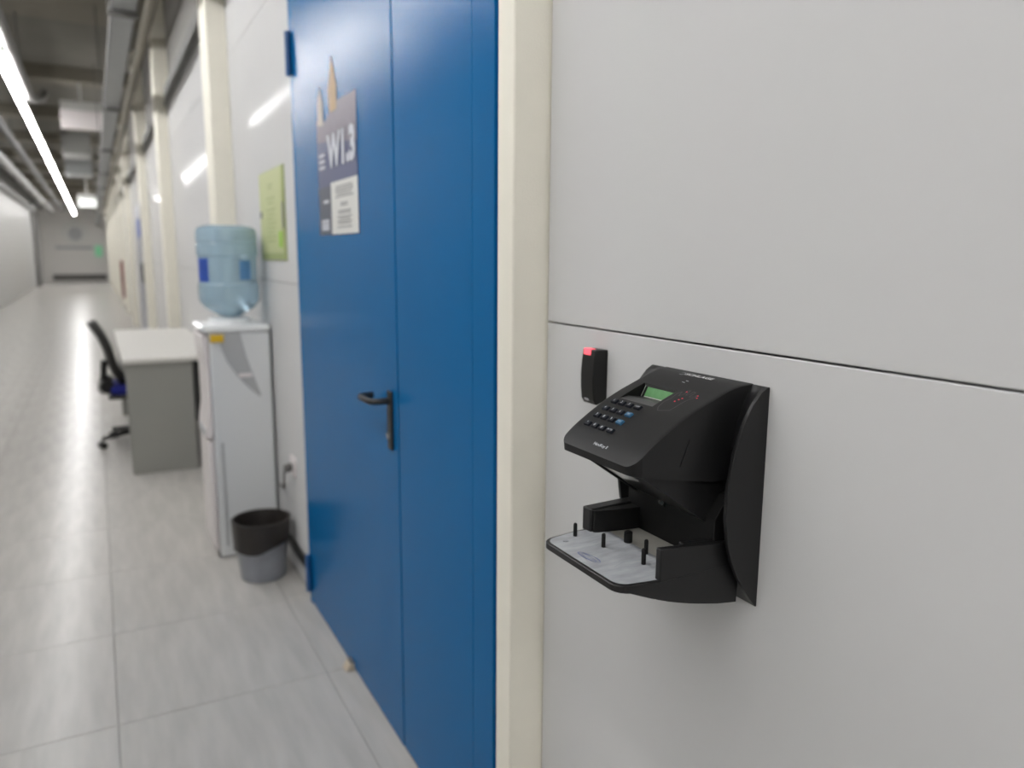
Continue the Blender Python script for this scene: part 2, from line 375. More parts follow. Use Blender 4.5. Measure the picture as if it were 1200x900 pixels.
# ceiling ventilation boxes deeper in the corridor
def duct(m, x0, x1, ya, yb, z0, z1, lab):
    t = empty('duct_box', ((x0 + x1) / 2, (ya + yb) / 2, z0)); a, b = (x1 - x0) / 2, (yb - ya) / 2
    MB().box(-a, a, -b, b, 0, z1 - z0).build('duct_body', m, t, .01)
    for sx in (-1, 1):
        for sy in (-1, 1): MB().tube([(sx * a * .8, sy * b * .8, z1 - z0), (sx * a * .8, sy * b * .8, CEIL - z0)], .008, 6).build('hanger_rod', 'galv', t)
    tag(t, lab, 'duct')
duct('greypipe', -1.15, -0.62, 18.4, 19.6, 3.5, 3.92, 'grey duct box under the ceiling behind the nearer hanging sign')
duct('galv', -1.2, -0.60, 22.0, 23.2, 3.4, 3.92, 'pale duct box under the ceiling farther back, above the second sign')

# hanging signs
def hang_sign(loc, wdt, hgt, m, label):
    t = empty('hanging_sign', loc)
    MB().box(-wdt / 2, wdt / 2, -0.035, 0.035, hgt * .68, hgt).build('sign_housing', 'housing', t, 0.006)
    MB().box(-wdt / 2, wdt / 2, -0.02, 0.02, 0, hgt * .68).build('sign_panel', m, t, 0.006)
    MB().tube([(0, 0, hgt), (0, 0, 4.0 - loc[2])], 0.02, 10).build('hanging_rod', 'housing', t)
    return tag(t, label, 'sign')
hang_sign((-0.74, 13.7, 3.33), 0.56, 0.40, 'white', 'blank white sign box on rod, nearer one below ceiling')
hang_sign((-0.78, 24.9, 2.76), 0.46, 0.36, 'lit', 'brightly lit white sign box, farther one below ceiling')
ex = empty('exit_sign', (-0.5, YF - .12, 1.3))
MB().box(-.16, .16, -.04, .04, 0.0, .55).build('sign_panel', 'green', ex, .01)
MB().tube([(0, 0.04, .3), (0, .12, .3)], .02, 8).build('wall_bracket', 'housing', ex)
ex.location = (-0.5, YF - .12, 1.35)
tag(ex, 'small green lit sign on the far end wall', 'sign')
rd = empty('round_sign', (-1.5, YF, 2.55))
MB().tube([(0, 0, 0), (0, -.06, 0)], .62, 40).build('sign_rim', 'paper', rd)
MB().tube([(0, -.06, -0.05), (0, -.075, -0.05)], .33, 32).build('sign_centre', 'greyplastic', rd)
tag(rd, 'large round pale sign high on the far end wall', 'sign')
bn = box('wall_board', 'greyplastic', -2.45, -0.75, YF - .05, YF, 1.72, 1.86, None, .01)
tag(bn, 'narrow grey board below the round sign on end wall', 'board')

# ================================================================== WATER COOLER, JUG
wc = empty('water_cooler', (-0.18, 3.92, 0))
def W(mb, *a, **k): return mb
cx0, cx1, cy0, cy1 = -0.132, 0.168, -0.16, 0.17     # local extents
MB().prism([(cx0 + .02, 0.0), (cx1, 0.0), (cx1, 1.10), (cx0 + .02, 1.10)], 1, cy0 + .004, cy1 - .004).build('body', 'white2', wc, 0.012)
# front fascia: bulging profile above, flat door below
MB().prism([(cx0 + .018, 0.60), (cx0 - .012, 0.60), (cx0 - .006, 0.66), (cx0 + .006, 0.74), (cx0 + .006, 0.92), (cx0 - .004, 0.99), (cx0 - .012, 1.09), (cx0 + .018, 1.09)], 1, cy0, cy1).build('front_fascia', 'white', wc, 0.004)
MB().box(cx0 - .006, cx0 + .018, cy0 + .002, cy1 - .002, 0.05, 0.585).build('lower_door', 'white', wc, 0.006)
MB().prism([(cx0 + .0, 1.102), (cx1, 1.102), (cx1, 1.135), (cx0 + .0, 1.135), (cx0 - .018, 1.12)], 1, cy0 - .004, cy1 + .004).build('top_cover', 'whiteline', wc, 0.008)
MB().lathe([(0.105, 1.135), (0.10, 1.16), (0.085, 1.165)], (0.01, 0.0, 0), 32).build('jug_collar', 'whiteline', wc)
# side recess: grey sweeping groove with the drip lip at its end, proud of the side sheet
def sweep(points, wds, ya, yb, m, name):
    L = []; Rr = []
    for i, (x, z) in enumerate(points):
        a = Vector(points[max(i - 1, 0)]); b = Vector(points[min(i + 1, len(points) - 1)]); t = (b - a).normalized(); n = Vector((-t.y, t.x))
        L.append((x + n.x * wds[i], z + n.y * wds[i])); Rr.append((x - n.x * wds[i], z - n.y * wds[i]))
    return MB().prism(L + Rr[::-1], 1, ya, yb).build(name, m, wc, 0.002)
sweep([(-.02, 1.098), (-.012, 1.05), (.008, .98), (0.035, .92), (0.062, .87), (0.11, .79)], [.05, .05, .045, .036, .026, .004], cy0 - .003, cy0 + .006, 'greyplastic', 'side_inset')
MB().box(0.015, 0.075, cy0 - .008, cy0, 0.885, 0.905).build('drip_lip', 'white', wc, 0.003)
MB().box(-0.105, -0.045, cy0 - .012, cy0, 1.058, 1.094).build('yellow_label', 'yellow', wc, 0.003)['label'] = 'yellow tap marker'
MB().box(cx0 - .016, cx0 - .006, -0.1, 0.1, 0.60, 0.64).build('drip_tray', 'greyplastic', wc, 0.003)
MB().box(cx0 + .05, cx0 + .062, cy0 - .002, cy0 + .006, 0.06, 0.575).build('side_seam', 'greyplastic', wc)
for fx in (-.1, .11):
    for fy in (-.12, .13): MB().tube([(fx, fy, 0), (fx, fy, .012)], .015, 10).build('foot', 'black', wc)
tag(wc, 'white free-standing water cooler with grey side groove under blue jug', 'water cooler')
jg = empty('water_jug', (-0.165, 3.92, 1.165))
R0 = 0.14
MB().lathe([(0.03, 0.001), (0.045, 0.004), (0.06, 0.012), (0.085, 0.025), (0.115, 0.045), (0.136, 0.075), (R0, 0.10), (R0, 0.155), (R0 - .006, 0.165), (R0 - .006, 0.285), (R0, 0.295), (R0, 0.345), (R0 - .005, 0.352), (R0, 0.36), (R0, 0.40), (R0 - .006, 0.42), (R0 - .02, 0.43), (R0 - .05, 0.435)], (0, 0, 0), 40).build('jug_body', 'jug', jg)
def lab(a0, a1, z0, z1, m):
    r_ = R0 - .0045; n = 10; P = []
    for i in range(n + 1):
        a = math.radians(a0 + (a1 - a0) * i / n)
        P.append([(r_ * math.cos(a), r_ * math.sin(a), z0), (r_ * math.cos(a), r_ * math.sin(a), z1)])
    mb = MB(); mb.grid(P); return mb.build('jug_label', m, jg, smooth=60)
lab(186, 222, 0.17, 0.28, 'juglabel'); lab(284, 310, 0.18, 0.27, 'juglabel2')
tag(jg, 'pale blue upturned water jug standing on the cooler', 'water jug')

# socket and cable by the cooler
so = empty('power_socket', (0, 3.40, 0.52))
MB().box(-0.012, 0, -0.045, 0.045, -0.045, 0.045).build('socket_plate', 'white', so, .004)
MB().tube([(-.012, 0, 0), (-.045, 0, -.01)], .019, 12).build('plug', 'dkgrey', so, .003)
tag(so, 'white wall socket with plug between water cooler and blue door', 'socket')
tag(MB().tube([(-.045, 3.40, .505), (-.045, 3.42, .45), (-.03, 3.50, .39), (-.012, 3.60, .36), (-.008, 3.72, .35)], .005, 8).build('power_cable', 'dkgrey'), 'thin dark cable drooping from wall socket behind the bin', 'cable')

# bin
bi = empty('waste_bin', (-0.146, 3.465, 0))
MB().lathe([(0.094, 0.0), (0.10, 0.006), (0.118, 0.22), (0.121, 0.26), (0.117, 0.26), (0.096, 0.012)], (0, 0, 0), 36).build('bin_body', 'bin', bi)
mb = MB(); n = 36; P = []
for j, (rr, z, wv) in enumerate([(0.128, 0.268, 0), (0.130, 0.278, 0), (0.121, 0.279, 0), (0.114, 0.25, 0), (0.108, 0.16, 0), (0.098, 0.06, 0), (0.05, 0.035, 0), (0.001, 0.04, 0)]):
    row = []
    for i in range(n + 1):
        a = 2 * math.pi * (i % n) / n
        zz = z + (0.03 * math.cos(a - 0.4) - .01 + 0.006 * math.sin(5 * a)) * (1 if wv else 0)
        q = rr + (0.002 * math.sin(7 * a) if wv else 0)
        row.append((q * math.cos(a), q * math.sin(a), zz))
    P.append(row)
mb.grid(P)
# outer skirt drawn down over the body
P = []
for (rr, z, wv) in [(0.130, 0.278, 0), (0.1285, 0.255, 0), (0.1265, 0.215, .4), (0.1235, 0.165, 1)]:
    row = []
    for i in range(n + 1):
        a = 2 * math.pi * (i % n) / n
        row.append(((rr + .0015 * math.sin(9 * a)) * math.cos(a), (rr + .0015 * math.sin(9 * a)) * math.sin(a), z + wv * (0.025 * math.cos(a - 0.3) + .006 * math.sin(4 * a))))
    P.append(row)
mb.grid(P)
mb.build('bin_liner', 'binliner', bi, smooth=60)
tag(bi, 'small smoky grey bin with black liner on the floor by water cooler', 'bin')

# ================================================================== DESK AND CHAIR
dk = empty('desk', (-0.36, 6.6, 0))
MB().box(-0.26, 0.345, -1.10, 1.15, 0.755, 0.785).build('desk_top', 'desktop', dk, 0.003)
MB().box(-0.245, 0.16, -1.07, -1.03, 0.0, 0.755).build('side_panel', 'deskpanel', dk, 0.002)
MB().box(-0.245, 0.16, 1.08, 1.12, 0.0, 0.755).build('side_panel', 'deskpanel', dk, 0.002)
MB().box(0.22, 0.24, -1.03, 1.08, 0.30, 0.755).build('modesty_panel', 'black', dk, 0.002)
MB().prism([(-1.06, 0.33), (-1.06, .755), (0.2, .755), (0.2, .33)], 0, 0.17, 0.235).build('side_black_box', 'black', dk, 0.002)  # black box beside the end panel, under the top
tag(dk, 'white-topped office desk with grey end panel behind the water cooler', 'desk')
ch = empty('office_chair', (-0.52, 6.55, 0))
# backrest on the corridor side, curved and leaning away from the desk
P = []
prof = [(-0.10, 0.50), (-0.14, 0.56), (-0.165, 0.64), (-0.185, 0.74), (-0.22, 0.84), (-0.265, 0.92), (-0.285, 0.955)]
for dx in (0.0,):
    for (x, z), hw in zip(prof, (.15, .19, .215, .22, .215, .20, .16)):
        P.append([(x - 0.03 * (1 - (t / 6 * 2 - 1) ** 2) + 0.03, (t / 6 * 2 - 1) * hw, z) for t in range(7)])
mb = MB(); mb.grid(P); bo = mb.build('backrest', 'mesh', ch, smooth=60)
sl = bo.modifiers.new('thickness', 'SOLIDIFY'); sl.thickness = 0.035; sl.offset = 0
MB().tube([(-0.10, 0, 0.40), (-0.2, 0, 0.43), (-0.215, 0, 0.52), (-0.20, 0, 0.66)], 0.024, 10).build('back_support', 'black', ch)
MB().tube([(-0.19, -.18, 0.48), (-0.21, -.08, 0.46), (-0.21, .08, 0.46), (-0.19, .18, 0.48)], 0.05, 10).build('lumbar_bar', 'black', ch)
MB().box(-0.17, 0.27, -0.23, 0.23, 0.415, 0.485).build('seat', 'blueseat', ch, 0.03, seg=3)
MB().box(-0.19, 0.25, -0.22, 0.22, 0.385, 0.415).build('seat_shell', 'black', ch, 0.01)
MB().tube([(0.03, 0, 0.09), (0.03, 0, 0.39)], [0.03, 0.02], 14).build('gas_column', 'black', ch)
for k in range(5):
    a = math.radians(203 + 72 * k)
    ex_, ey_ = 0.03 + .31 * math.cos(a), .31 * math.sin(a)
    lg = MB().tube([(0.03, 0, 0.105), (0.03 + .16 * math.cos(a), .16 * math.sin(a), 0.095), (ex_, ey_, 0.075)], [0.026, 0.022, 0.016], 8).build('leg', 'black', ch)
    for s in (-1, 1):
        ox, oy = -math.sin(a) * .016 * s, math.cos(a) * .016 * s
        MB().tube([(ex_ + ox * .4, ey_ + oy * .4, 0.027), (ex_ + ox * 1.6, ey_ + oy * 1.6, 0.027)], 0.027, 14).build('caster', 'black', lg)
    MB().tube([(ex_, ey_, 0.03), (ex_, ey_, 0.075)], 0.007, 8).build('caster_stem', 'black', lg)
tag(ch, 'black mesh office chair with blue seat at the white desk', 'chair')

# ================================================================== WALL NOTICE
nt_ = empty('wall_notice', (0, 3.63, 1.635))
y_l, y_r, zt, zb = 0.255, -0.265, 0.205, -0.195
MB().box(-0.006, 0, y_r, y_l, zb, zt).build('backing', 'noticeedge', nt_)
MB().box(-0.009, -0.006, y_r + .03, y_l - .005, zb + .03, zt - .004).build('sheet', 'notice', nt_)
mb = MB()
for i, (ya, yb, z) in enumerate([(-.06, .06, .14), (-.04, .05, .125), (-.09, .09, .08), (-.06, .06, .06)] + [(-.10 + .02 * (i % 3), .10 - .015 * (i % 2), .03 - .02 * i) for i in range(8)]):
    mb.box(-0.0094, -0.009, ya, yb, z - .004, z + .004)
mb.build('printed_lines', 'noticeedge', nt_)
MB().box(-0.0094, -0.009, -.225, -.15, -.14, -.07).build('green_corner', 'noticegreen', nt_)
MB().box(-0.0094, -0.009, .20, .25, -.0, .03).build('dark_mark', 'dkgrey', nt_)
MB().box(-0.010, -0.009, -.262, -.235, -.06, .05).build('dark_edge_mark', 'print', nt_)
tag(nt_, 'yellow-green notice sheet on the wall left of the blue door', 'notice')

# ================================================================== DOOR POSTER
po = empty('door_poster', (-0.02, 2.5, 1.53))
def pl(y, z): return (y - 2.5, z - 1.53)
X0, X1, X2, X3 = 0.0, -0.0015, -0.002, -0.0035
MB().prism([pl(2.726, 1.531), pl(2.27, 1.529), pl(2.274, 1.80), pl(2.726, 1.845)], 0, X1, X0).build('poster_sheet', 'navy', po)
MB().prism([pl(2.726, 1.845), pl(2.274, 1.80), pl(2.274, 1.943), pl(2.50, 1.945), pl(2.62, 1.90), pl(2.726, 1.915)], 0, X1, X0).build('skyline_print', 'mauve', po)
MB().prism([pl(2.56, 1.92), pl(2.48, 1.92), pl(2.475, 1.99), pl(2.49, 2.02), pl(2.505, 2.055), pl(2.521, 2.085), pl(2.536, 2.055), pl(2.552, 2.02), pl(2.568, 1.99)], 0, X2, X0).build('tower_print', 'gold', po)
MB().prism([pl(2.715, 1.90), pl(2.64, 1.89), pl(2.645, 1.96), pl(2.675, 2.02), pl(2.705, 1.97)], 0, X2, X0).build('small_tower_print', 'cream', po)
MB().prism([pl(2.726, 1.531), pl(2.57, 1.531), pl(2.57, 1.69), pl(2.726, 1.69)], 0, X2, X0).build('slate_block', 'slate', po)
mb = MB()
for z in (1.64, 1.575, 1.562, 1.55): mb.box(X3, X2, 2.60 - 2.5, 2.69 - 2.5 if z < 1.6 else 2.66 - 2.5, z - 1.53 - .004, z - 1.53 + .006)
tag(mb.build('small_print', 'letter', po), kind='stuff')
text_mesh('W1.3', 0.135, 'room_number', 'letter', (X3, -0.065, 0.263), (0, -1, 0), (0, 0, 1), po, align='CENTER', sx=1.0, bold=0.007)
mb = MB()
for z in (1.795, 1.775, 1.755): mb.box(X3, X1, 0.13, 0.20, z - 1.53 - .005, z - 1.53 + .005)
mb.build('small_caption', 'letter', po)
tag(po, 'navy poster with room number and golden tower on the blue door', 'poster')
sh = empty('paper_sheet', (-0.022, 2.415, 1.53))
MB().box(-0.0015, 0.0, -0.144, 0.148, 0.0, 0.168).build('sheet', 'paper', sh)
mb = MB()
for i, (wd, z) in enumerate([(.09, .15), (.1, .142), (.095, .134), (.08, .126), (.1, .118), (.04, .097), (.04, .09), (.07, .073), (.07, .066), (.08, .055), (.06, .048), (.08, .04), (.07, .033), (.08, .022)]):
    mb.box(-0.0019, -0.0015, -wd, wd, z - .0018, z + .0018)
mb.build('printed_lines', 'print', sh)
tag(sh, 'white printed paper sheet taped over the poster on blue door', 'paper')

# ================================================================== FAR WALL ITEMS
ac = empty('wall_terminal', (0, 13.55, 1.02))
MB().box(-0.08, 0, -.10, .10, 0, .31).build('terminal_body', 'black', ac, .01)
MB().box(-0.085, -.08, -.07, .07, .17, .28).build('terminal_screen', 'dkgrey', ac)
tag(ac, 'small black terminal on the far right wall before the second door', 'terminal')
fx = empty('fire_cabinet', (0, 22.4, 0.35))
MB().box(-0.14, 0, -.25, .25, 0, .95).build('cabinet_body', 'red', fx, .01)
MB().box(-0.145, -.14, -.22, .22, .04, .91).build('cabinet_door', 'red', fx, .004)
MB().box(-0.16, -.145, -.19, -.17, .42, .52).build('handle', 'black', fx)
tag(fx, 'dark red fire cabinet far down the right wall', 'cabinet')
ds = empty('door_stop', (-0.03, 2.49, 0))
MB().prism([(-.022, 0), (.016, 0), (.016, .026), (-.006, .026)], 1, -.022, .022).build('wedge', 'beige', ds, .003)
MB().box(-.004, .014, -.02, .02, .026, .032).build('rubber_pad', 'dkgrey', ds, .001)
tag(ds, 'small beige stop on the floor against the blue door', 'door stop')

# ================================================================== SMALL CARD READER
cr = empty('card_reader', (0, 1.0305, 1.2225))
P = []; hy = .0185
prof = [(0.021, -.003), (0.0265, 0.006), (0.0285, .025), (0.029, .045), (0.0275, .068), (0.0255, .082), (0.0245, .089)]
poly = [(0.0, 0.004)] + [(-d, z) for d, z in prof] + [(0.0, 0.088)]
MB().prism(poly, 1, -hy, hy).build('reader_body', 'readerblk', cr, 0.0018, smooth=25)
MB().prism([(-.0262, .079), (-.0258, .0895), (-.016, .0897), (-.016, .085)], 1, -.006, .0145).build('red_light', 'ledtop', cr, .0006)['label'] = 'red status light'
MB().prism([(-.0288, .0075), (-.0276, .0035), (-.0265, .0035), (-.0275, .0075)], 1, -.005, .006).build('reader_logo', 'logo', cr)
tag(cr, 'slim black card reader with red light on the grey wall', 'card reader')

# ================================================================== HAND READER
HR = empty('hand_reader', (0, 0.781, 1.01))
def L(d, s, z): return (-d, s, z - 1.01)
def interp(tab, x):
    if x <= tab[0][0]: return tab[0][1]
    for (a, b), (c, d) in zip(tab, tab[1:]):
        if x <= c: return b + (d - b) * (x - a) / (c - a)
    return tab[-1][1]
# --- back housing: bow-shaped shield against the wall
bow = [(1.010, .002), (1.03, .018), (1.055, .036), (1.08, .049), (1.104, .057), (1.14, .0625), (1.182, .0615), (1.22, .054), (1.256, .042), (1.28, .028), (1.295, .014), (1.3015, .0035)]
ss = [-.114, -.1085, -.1035, -.09, -.04, .04, .09, .1035, .1085, .114]
mul = [1, 1, 0.72, 0.50, .5, .5, .50, 0.72, 1, 1]
mb = MB(); P = []
for z, d in bow: P.append([L(0, ss[0], z)] + [L(d * m_, s, z) for s, m_ in zip(ss, mul)] + [L(0, ss[-1], z)])
V = mb.grid(P)
mb.bm.faces.new(V[-1]); mb.bm.faces.new(V[0][::-1])
mb.bm.faces.new([r_[0] for r_ in V] + [r_[-1] for r_ in V][::-1])
base = mb.build('back_housing', 'hk_side', HR, 0.0009, smooth=35)

# --- head: top shell with notch for the display
topz = [(0, 1.3020), (.008, 1.3016), (.02, 1.2998), (.04, 1.2938), (.065, 1.2838), (.085, 1.2760), (.11, 1.2642), (.1396, 1.2468), (.156, 1.236), (.165, 1.2295), (.176, 1.2205), (.186, 1.2115)]
HW = 0.0812; DM = 0.186; RC = 0.015
def hw(d): return HW + .006 * max(0, 1 - d / .03)
def dmax(s):
    e = abs(s) - (HW - RC)
    return DM if e <= 0 else DM - RC + math.sqrt(max(0, RC * RC - e * e))
A_, B_ = 0.1020, 0.0590
SL, SR = 0.0595, -0.0115
sl_ = sorted(set([-HW, -.0800, -.0780, -.0745, -.0705, -(HW - RC), -.05, -.03, SR, .01, .03, .05, SL, HW - RC, .0705, .0745, .0780, .0800, HW]))
ds_ = [0, .006, .012, .02, .03, .04, .05, B_, .068, .078, .09, A_, .11, .12, .132, .145, .153, .160, .168, .174, .179, .183, .186]
def tp(d, s):
    dd = d / DM * dmax(s); ww = s * hw(dd) / HW if abs(s) > .066 else s
    z = interp(topz, dd)
    e = max(0, abs(s) - .0775) / .004
    z -= .0010 * e * e
    return dd, ww, z
def zbot(d): return 1.1778 + max(0, d - .055) * .178
mb = MB()
bm = mb.bm
T = [[bm.verts.new(L(*tp(d, s))) for s in sl_] for d in ds_]
for i in range(len(ds_) - 1):
    for j in range(len(sl_) - 1):
        if B_ - 1e-6 <= ds_[i] and ds_[i + 1] <= A_ + 1e-6 and SR - 1e-6 <= sl_[j] and sl_[j + 1] <= SL + 1e-6: continue
        bm.faces.new((T[i][j], T[i][j + 1], T[i + 1][j + 1], T[i + 1][j]))
# skirt: left side, front, right side and back, then the bottom
nI, nJ = len(ds_), len(sl_)
ring = [(i, 0) for i in range(nI)] + [(nI - 1, j) for j in range(1, nJ)] + [(i, nJ - 1) for i in range(nI - 2, -1, -1)]
low = {}
for (i, j) in ring:
    d, s, z = tp(ds_[i], sl_[j]); e = .003
    low[(i, j)] = bm.verts.new(L(d - (.0012 if d > .17 else 0), s * .995, zbot(d)))
for a, b in zip(ring, ring[1:]):
    f = bm.faces.new((T[a[0]][a[1]], T[b[0]][b[1]], low[b], low[a])); f.material_index = 1 if not (a[0] == nI - 1 and b[0] == nI - 1) else 0
for i in range(nI - 1):
    f = bm.faces.new((low[(i, 0)], low[(i + 1, 0)], low[(i + 1, nJ - 1)], low[(i, nJ - 1)])); f.material_index = 1
fj = [low[(nI - 1, j)] for j in range(nJ)]
bm.faces.new(fj).material_index = 1
head = mb.build('head', ['hk_top', 'hk_side'], HR, 0.0, smooth=32)
# notch walls
ia, ib = ds_.index(A_), ds_.index(B_)
zA, zB = interp(topz, A_), interp(topz, B_)
CC = (0.0660, 1.2672); EE = (0.0585, 1.2812)
mb = MB()
def strip(p, q): mb.face([L(p[0], SL, p[1]), L(p[0], SR, p[1]), L(q[0], SR, q[1]), L(q[0], SL, q[1])])
strip((A_, zA), (0.088, 1.2698)); strip((0.088, 1.2698), CC)
mb.k = 1; strip(CC, EE); mb.k = 0
strip(EE, (B_, zB))
mb.k = 1
prof_n = [(d, interp(topz, d)) for d in ds_[ib:ia + 1]]
for s in (SL, SR): mb.face([L(d, s, z) for d, z in prof_n] + [L(.088, s, 1.2698), L(CC[0], s, CC[1]), L(EE[0], s, EE[1])])
mb.build('display_recess', ['hk_recess', 'hk_black'], head, smooth=0, recalc=False)
lc = lambda t, s, off=.0006: L(CC[0] + (EE[0] - CC[0]) * t - 0 + off * 1.2, s, CC[1] + (EE[1] - CC[1]) * t + off)
mb = MB(); mb.face([lc(.12, SL - .008), lc(.12, SR + .001), lc(.98, SR + .001), lc(.98, SL - .008)]); mb.build('display_screen', 'lcd', head, recalc=False)['label'] = 'green liquid crystal display'
mb = MB(); mb.face([lc(.02, SL - .008), lc(.02, SR + .001), lc(.11, SR + .001), lc(.11, SL - .008)])
mb.face([lc(.0, SL - .0045, .002), lc(.0, SL - .0055, .002), lc(1, SL - .0055, .002), lc(1, SL - .0045, .002)]); mb.build('display_frame', 'lcdedge', head, recalc=False)
# --- frame on the top surface
def surf(d, s, off=0.0):
    z = interp(topz, d); dz = (interp(topz, d + .004) - interp(topz, d - .004)) / .008
    dn = Vector((-1, 0, dz)).normalized()            # downhill
    n = Vector((dz, 0, 1)).normalized() if False else Vector((0, -1, 0)).cross(-dn)
    return Vector(L(d, s, z)) + n * off, dn, n
def on_top(d, s, a, b):                              # a to the right (-s), b uphill
    p, dn, n = surf(d, s); return p + Vector((0, -1, 0)) * a - dn * b
key_d = [.1109, .1253, .1396, .1545]; key_s = [.0580, .0410, .0245, .0065]
cap = [['1', '2', '3', 'CLEAR'], ['4', '5', '6', 'YES'], ['7', '8', '9', 'NO'], ['*', '0', '#', 'ENTER']]
for i, d in enumerate(key_d):
    for j, s in enumerate(key_s):
        p, dn, n = surf(d, s); rt = Vector((0, -1, 0))
        mb = MB(); hx, hy_, h = .0062, .0043, .0028
        lo = [p + rt * a * hx - dn * b * hy_ - n * .0008 for a, b in ((-1, -1), (1, -1), (1, 1), (-1, 1))]
        hi = [p + rt * a * (hx - .0008) - dn * b * (hy_ - .0008) + n * h for a, b in ((-1, -1), (1, -1), (1, 1), (-1, 1))]
        for q in range(4): mb.face((lo[q], lo[(q + 1) % 4], hi[(q + 1) % 4], hi[q]))
        mb.face(hi); mb.face(lo[::-1])
        blue = j == 3 and i in (1, 2)
        k_ = mb.build('key', 'hk_blue' if blue else 'hk_key', head, 0.0006, smooth=0)
        if blue: k_['label'] = 'blue key'
        t = cap[i][j]
        text_mesh(t, .0062 if len(t) == 1 else .0036, 'key_lettering', 'hk_text', p + n * (h + .00025), rt, -dn, head, sx=1.0)
def top_text(t, size, d, s, m, nm, sx=1.0, bold=0.0):
    p, dn, n = surf(d, s, .0003); return text_mesh(t, size, nm, m, p, (0, -1, 0), -dn, head, sx=sx, bold=bold)
top_text('SCHLAGE', .0098, .0162, -.0035, 'hk_text2', 'brand_lettering', 1.28, .0002)
# round emblem before the brand lettering
def stroke(pts, wd, m, nm, parent=head):
    mb = MB()
    for (d0, s0), (d1, s1) in zip(pts, pts[1:]):
        p0, dn0, n0 = surf(d0, s0, .00025); p1, dn1, n1 = surf(d1, s1, .00025); t = (p1 - p0)
        if t.length < 1e-7: continue
        q = t.normalized().cross(n0) * wd / 2
        mb.face((p0 - q, p1 - q, p1 + q, p0 + q))
    return mb.build(nm, m, parent, smooth=0, recalc=False)
stroke([(.0168 + .0042 * math.sin(a * math.pi / 10), .0290 + .0045 * math.cos(a * math.pi / 10)) for a in range(3, 19)], .0008, 'hk_text', 'brand_emblem')
top_text('HandKey II', .0066, .1748, -.0005, 'hk_text', 'product_lettering', 1.0)
stroke([(.0345, .002), (.035, -.004)], .0012, 'hk_text', 'small_mark'); stroke([(.0395, .004), (.040, -.002)], .0012, 'hk_text', 'small_mark')
# outline hand with red lights
hand = [(.106, -.0275), (.1, -.021), (.088, -.018), (.078, -.0205), (.066, -.0175), (.060, -.0205), (.070, -.025), (.063, -.029), (.056, -.026), (.054, -.030), (.066, -.034), (.061, -.038), (.055, -.037), (.056, -.042), (.067, -.042), (.066, -.047), (.061, -.050), (.066, -.052), (.075, -.047), (.086, -.046), (.095, -.0455), (.101, -.044), (.106, -.0275)]
stroke(hand, .0005, 'hk_grey', 'hand_outline')
for (d, s) in ((.0585, -.0275), (.0615, -.052), (.0775, -.0345), (.0735, -.0365), (.0825, -.0325), (.066, -.0555)):
    p, dn, n = surf(d, s); MB().tube([p - n * .0005, p + n * .0004], .0011, 8).build('red_light', 'ledred', head)
# thin seam scratched on the right cheek
MB().tube([L(.098, -.0815, 1.238), L(.112, -.0815, 1.205)], .0004, 5).build('side_seam', 'hk_top', head)

# --- lower body under the head, its underside sloping back to the shield
lb = MB()
lb.prism([(-.166, 1.197 - 1.01), (-.0500, 1.1169 - 1.01), (-.03, 1.1120 - 1.01), (-.02, 1.178 - 1.01), (-.06, 1.182 - 1.01)], 1, -.0730, .0745)
for v in lb.bm.verts:
    if v.co.y > 0 and v.co.z < .188 and v.co.x < -.025: v.co.z += .005
lower = lb.build('lower_body', 'hk_side', HR, 0.0006)
und = lambda d, s, off=.0008: (-d - off * .55, s, 1.1873 - .69 * (.152 - d) - 1.01 - off * .8 + .005 * (s + .073) / .1475)
mb = MB(); mb.face([und(.100, .050), und(.160, .050), und(.160, -.035), und(.135, -.035)]); mb.build('reflection_patch', 'sheen', lower, recalc=False)['label'] = 'pale patch under the head, reflected light in its colour'  # pale patch paints the grazing reflection on the underside
MB().tube([(-.163, .0735, und(.163, .0735)[2] + .001), (-.052, .0735, und(.052, .0735)[2] + .001)], .0035, 8).build('edge_rail', 'hk_black', lower)
MB().tube([und(.058, .012, 0), und(.058, .012, .006)], .006, 14).build('lens', 'lens', lower)
# neck between head and tray
nk = MB(); nk.prism([(-.058, 1.06 - 1.01), (-.058, 1.13 - 1.01), (-.035, 1.16 - 1.01), (-.01, 1.16 - 1.01), (-.01, 1.05 - 1.01)], 1, -.09, .09)
nk.build('neck', 'hk_black', HR, .001)

# --- tray with platen
def plan(inset=0.0):
    """outline of the tray, front rounded, clockwise from rear right"""
    pts = []; DF, WF, WB, rc = .2075 - inset, .0885 - inset, .0985 - inset, .017
    pts.append((.02, -WB)); pts.append((.15, -WB + .001))
    for k in range(0, 8):
        a = math.radians(90 * k / 7); pts.append((DF - rc + rc * math.sin(a), -WF + rc - rc * math.cos(a) - (.003 * (1 - k / 7))))
    for k in range(0, 8):
        a = math.radians(90 * k / 7); pts.append((DF - rc + rc * math.cos(a), WF - rc + rc * math.sin(a) + (.003 * k / 7)))
    pts.append((.15, WB - .001)); pts.append((.02, WB)); return pts
ZP = 1.0695
def tb(d): return interp([(0, 1.0115), (.0137, 1.013), (.05, 1.0180), (.081, 1.0244), (.11, 1.0315), (.1376, 1.0400), (.165, 1.0500), (.191, 1.0598), (.2075, 1.0610)], d)
mb = MB(); pl_ = plan()
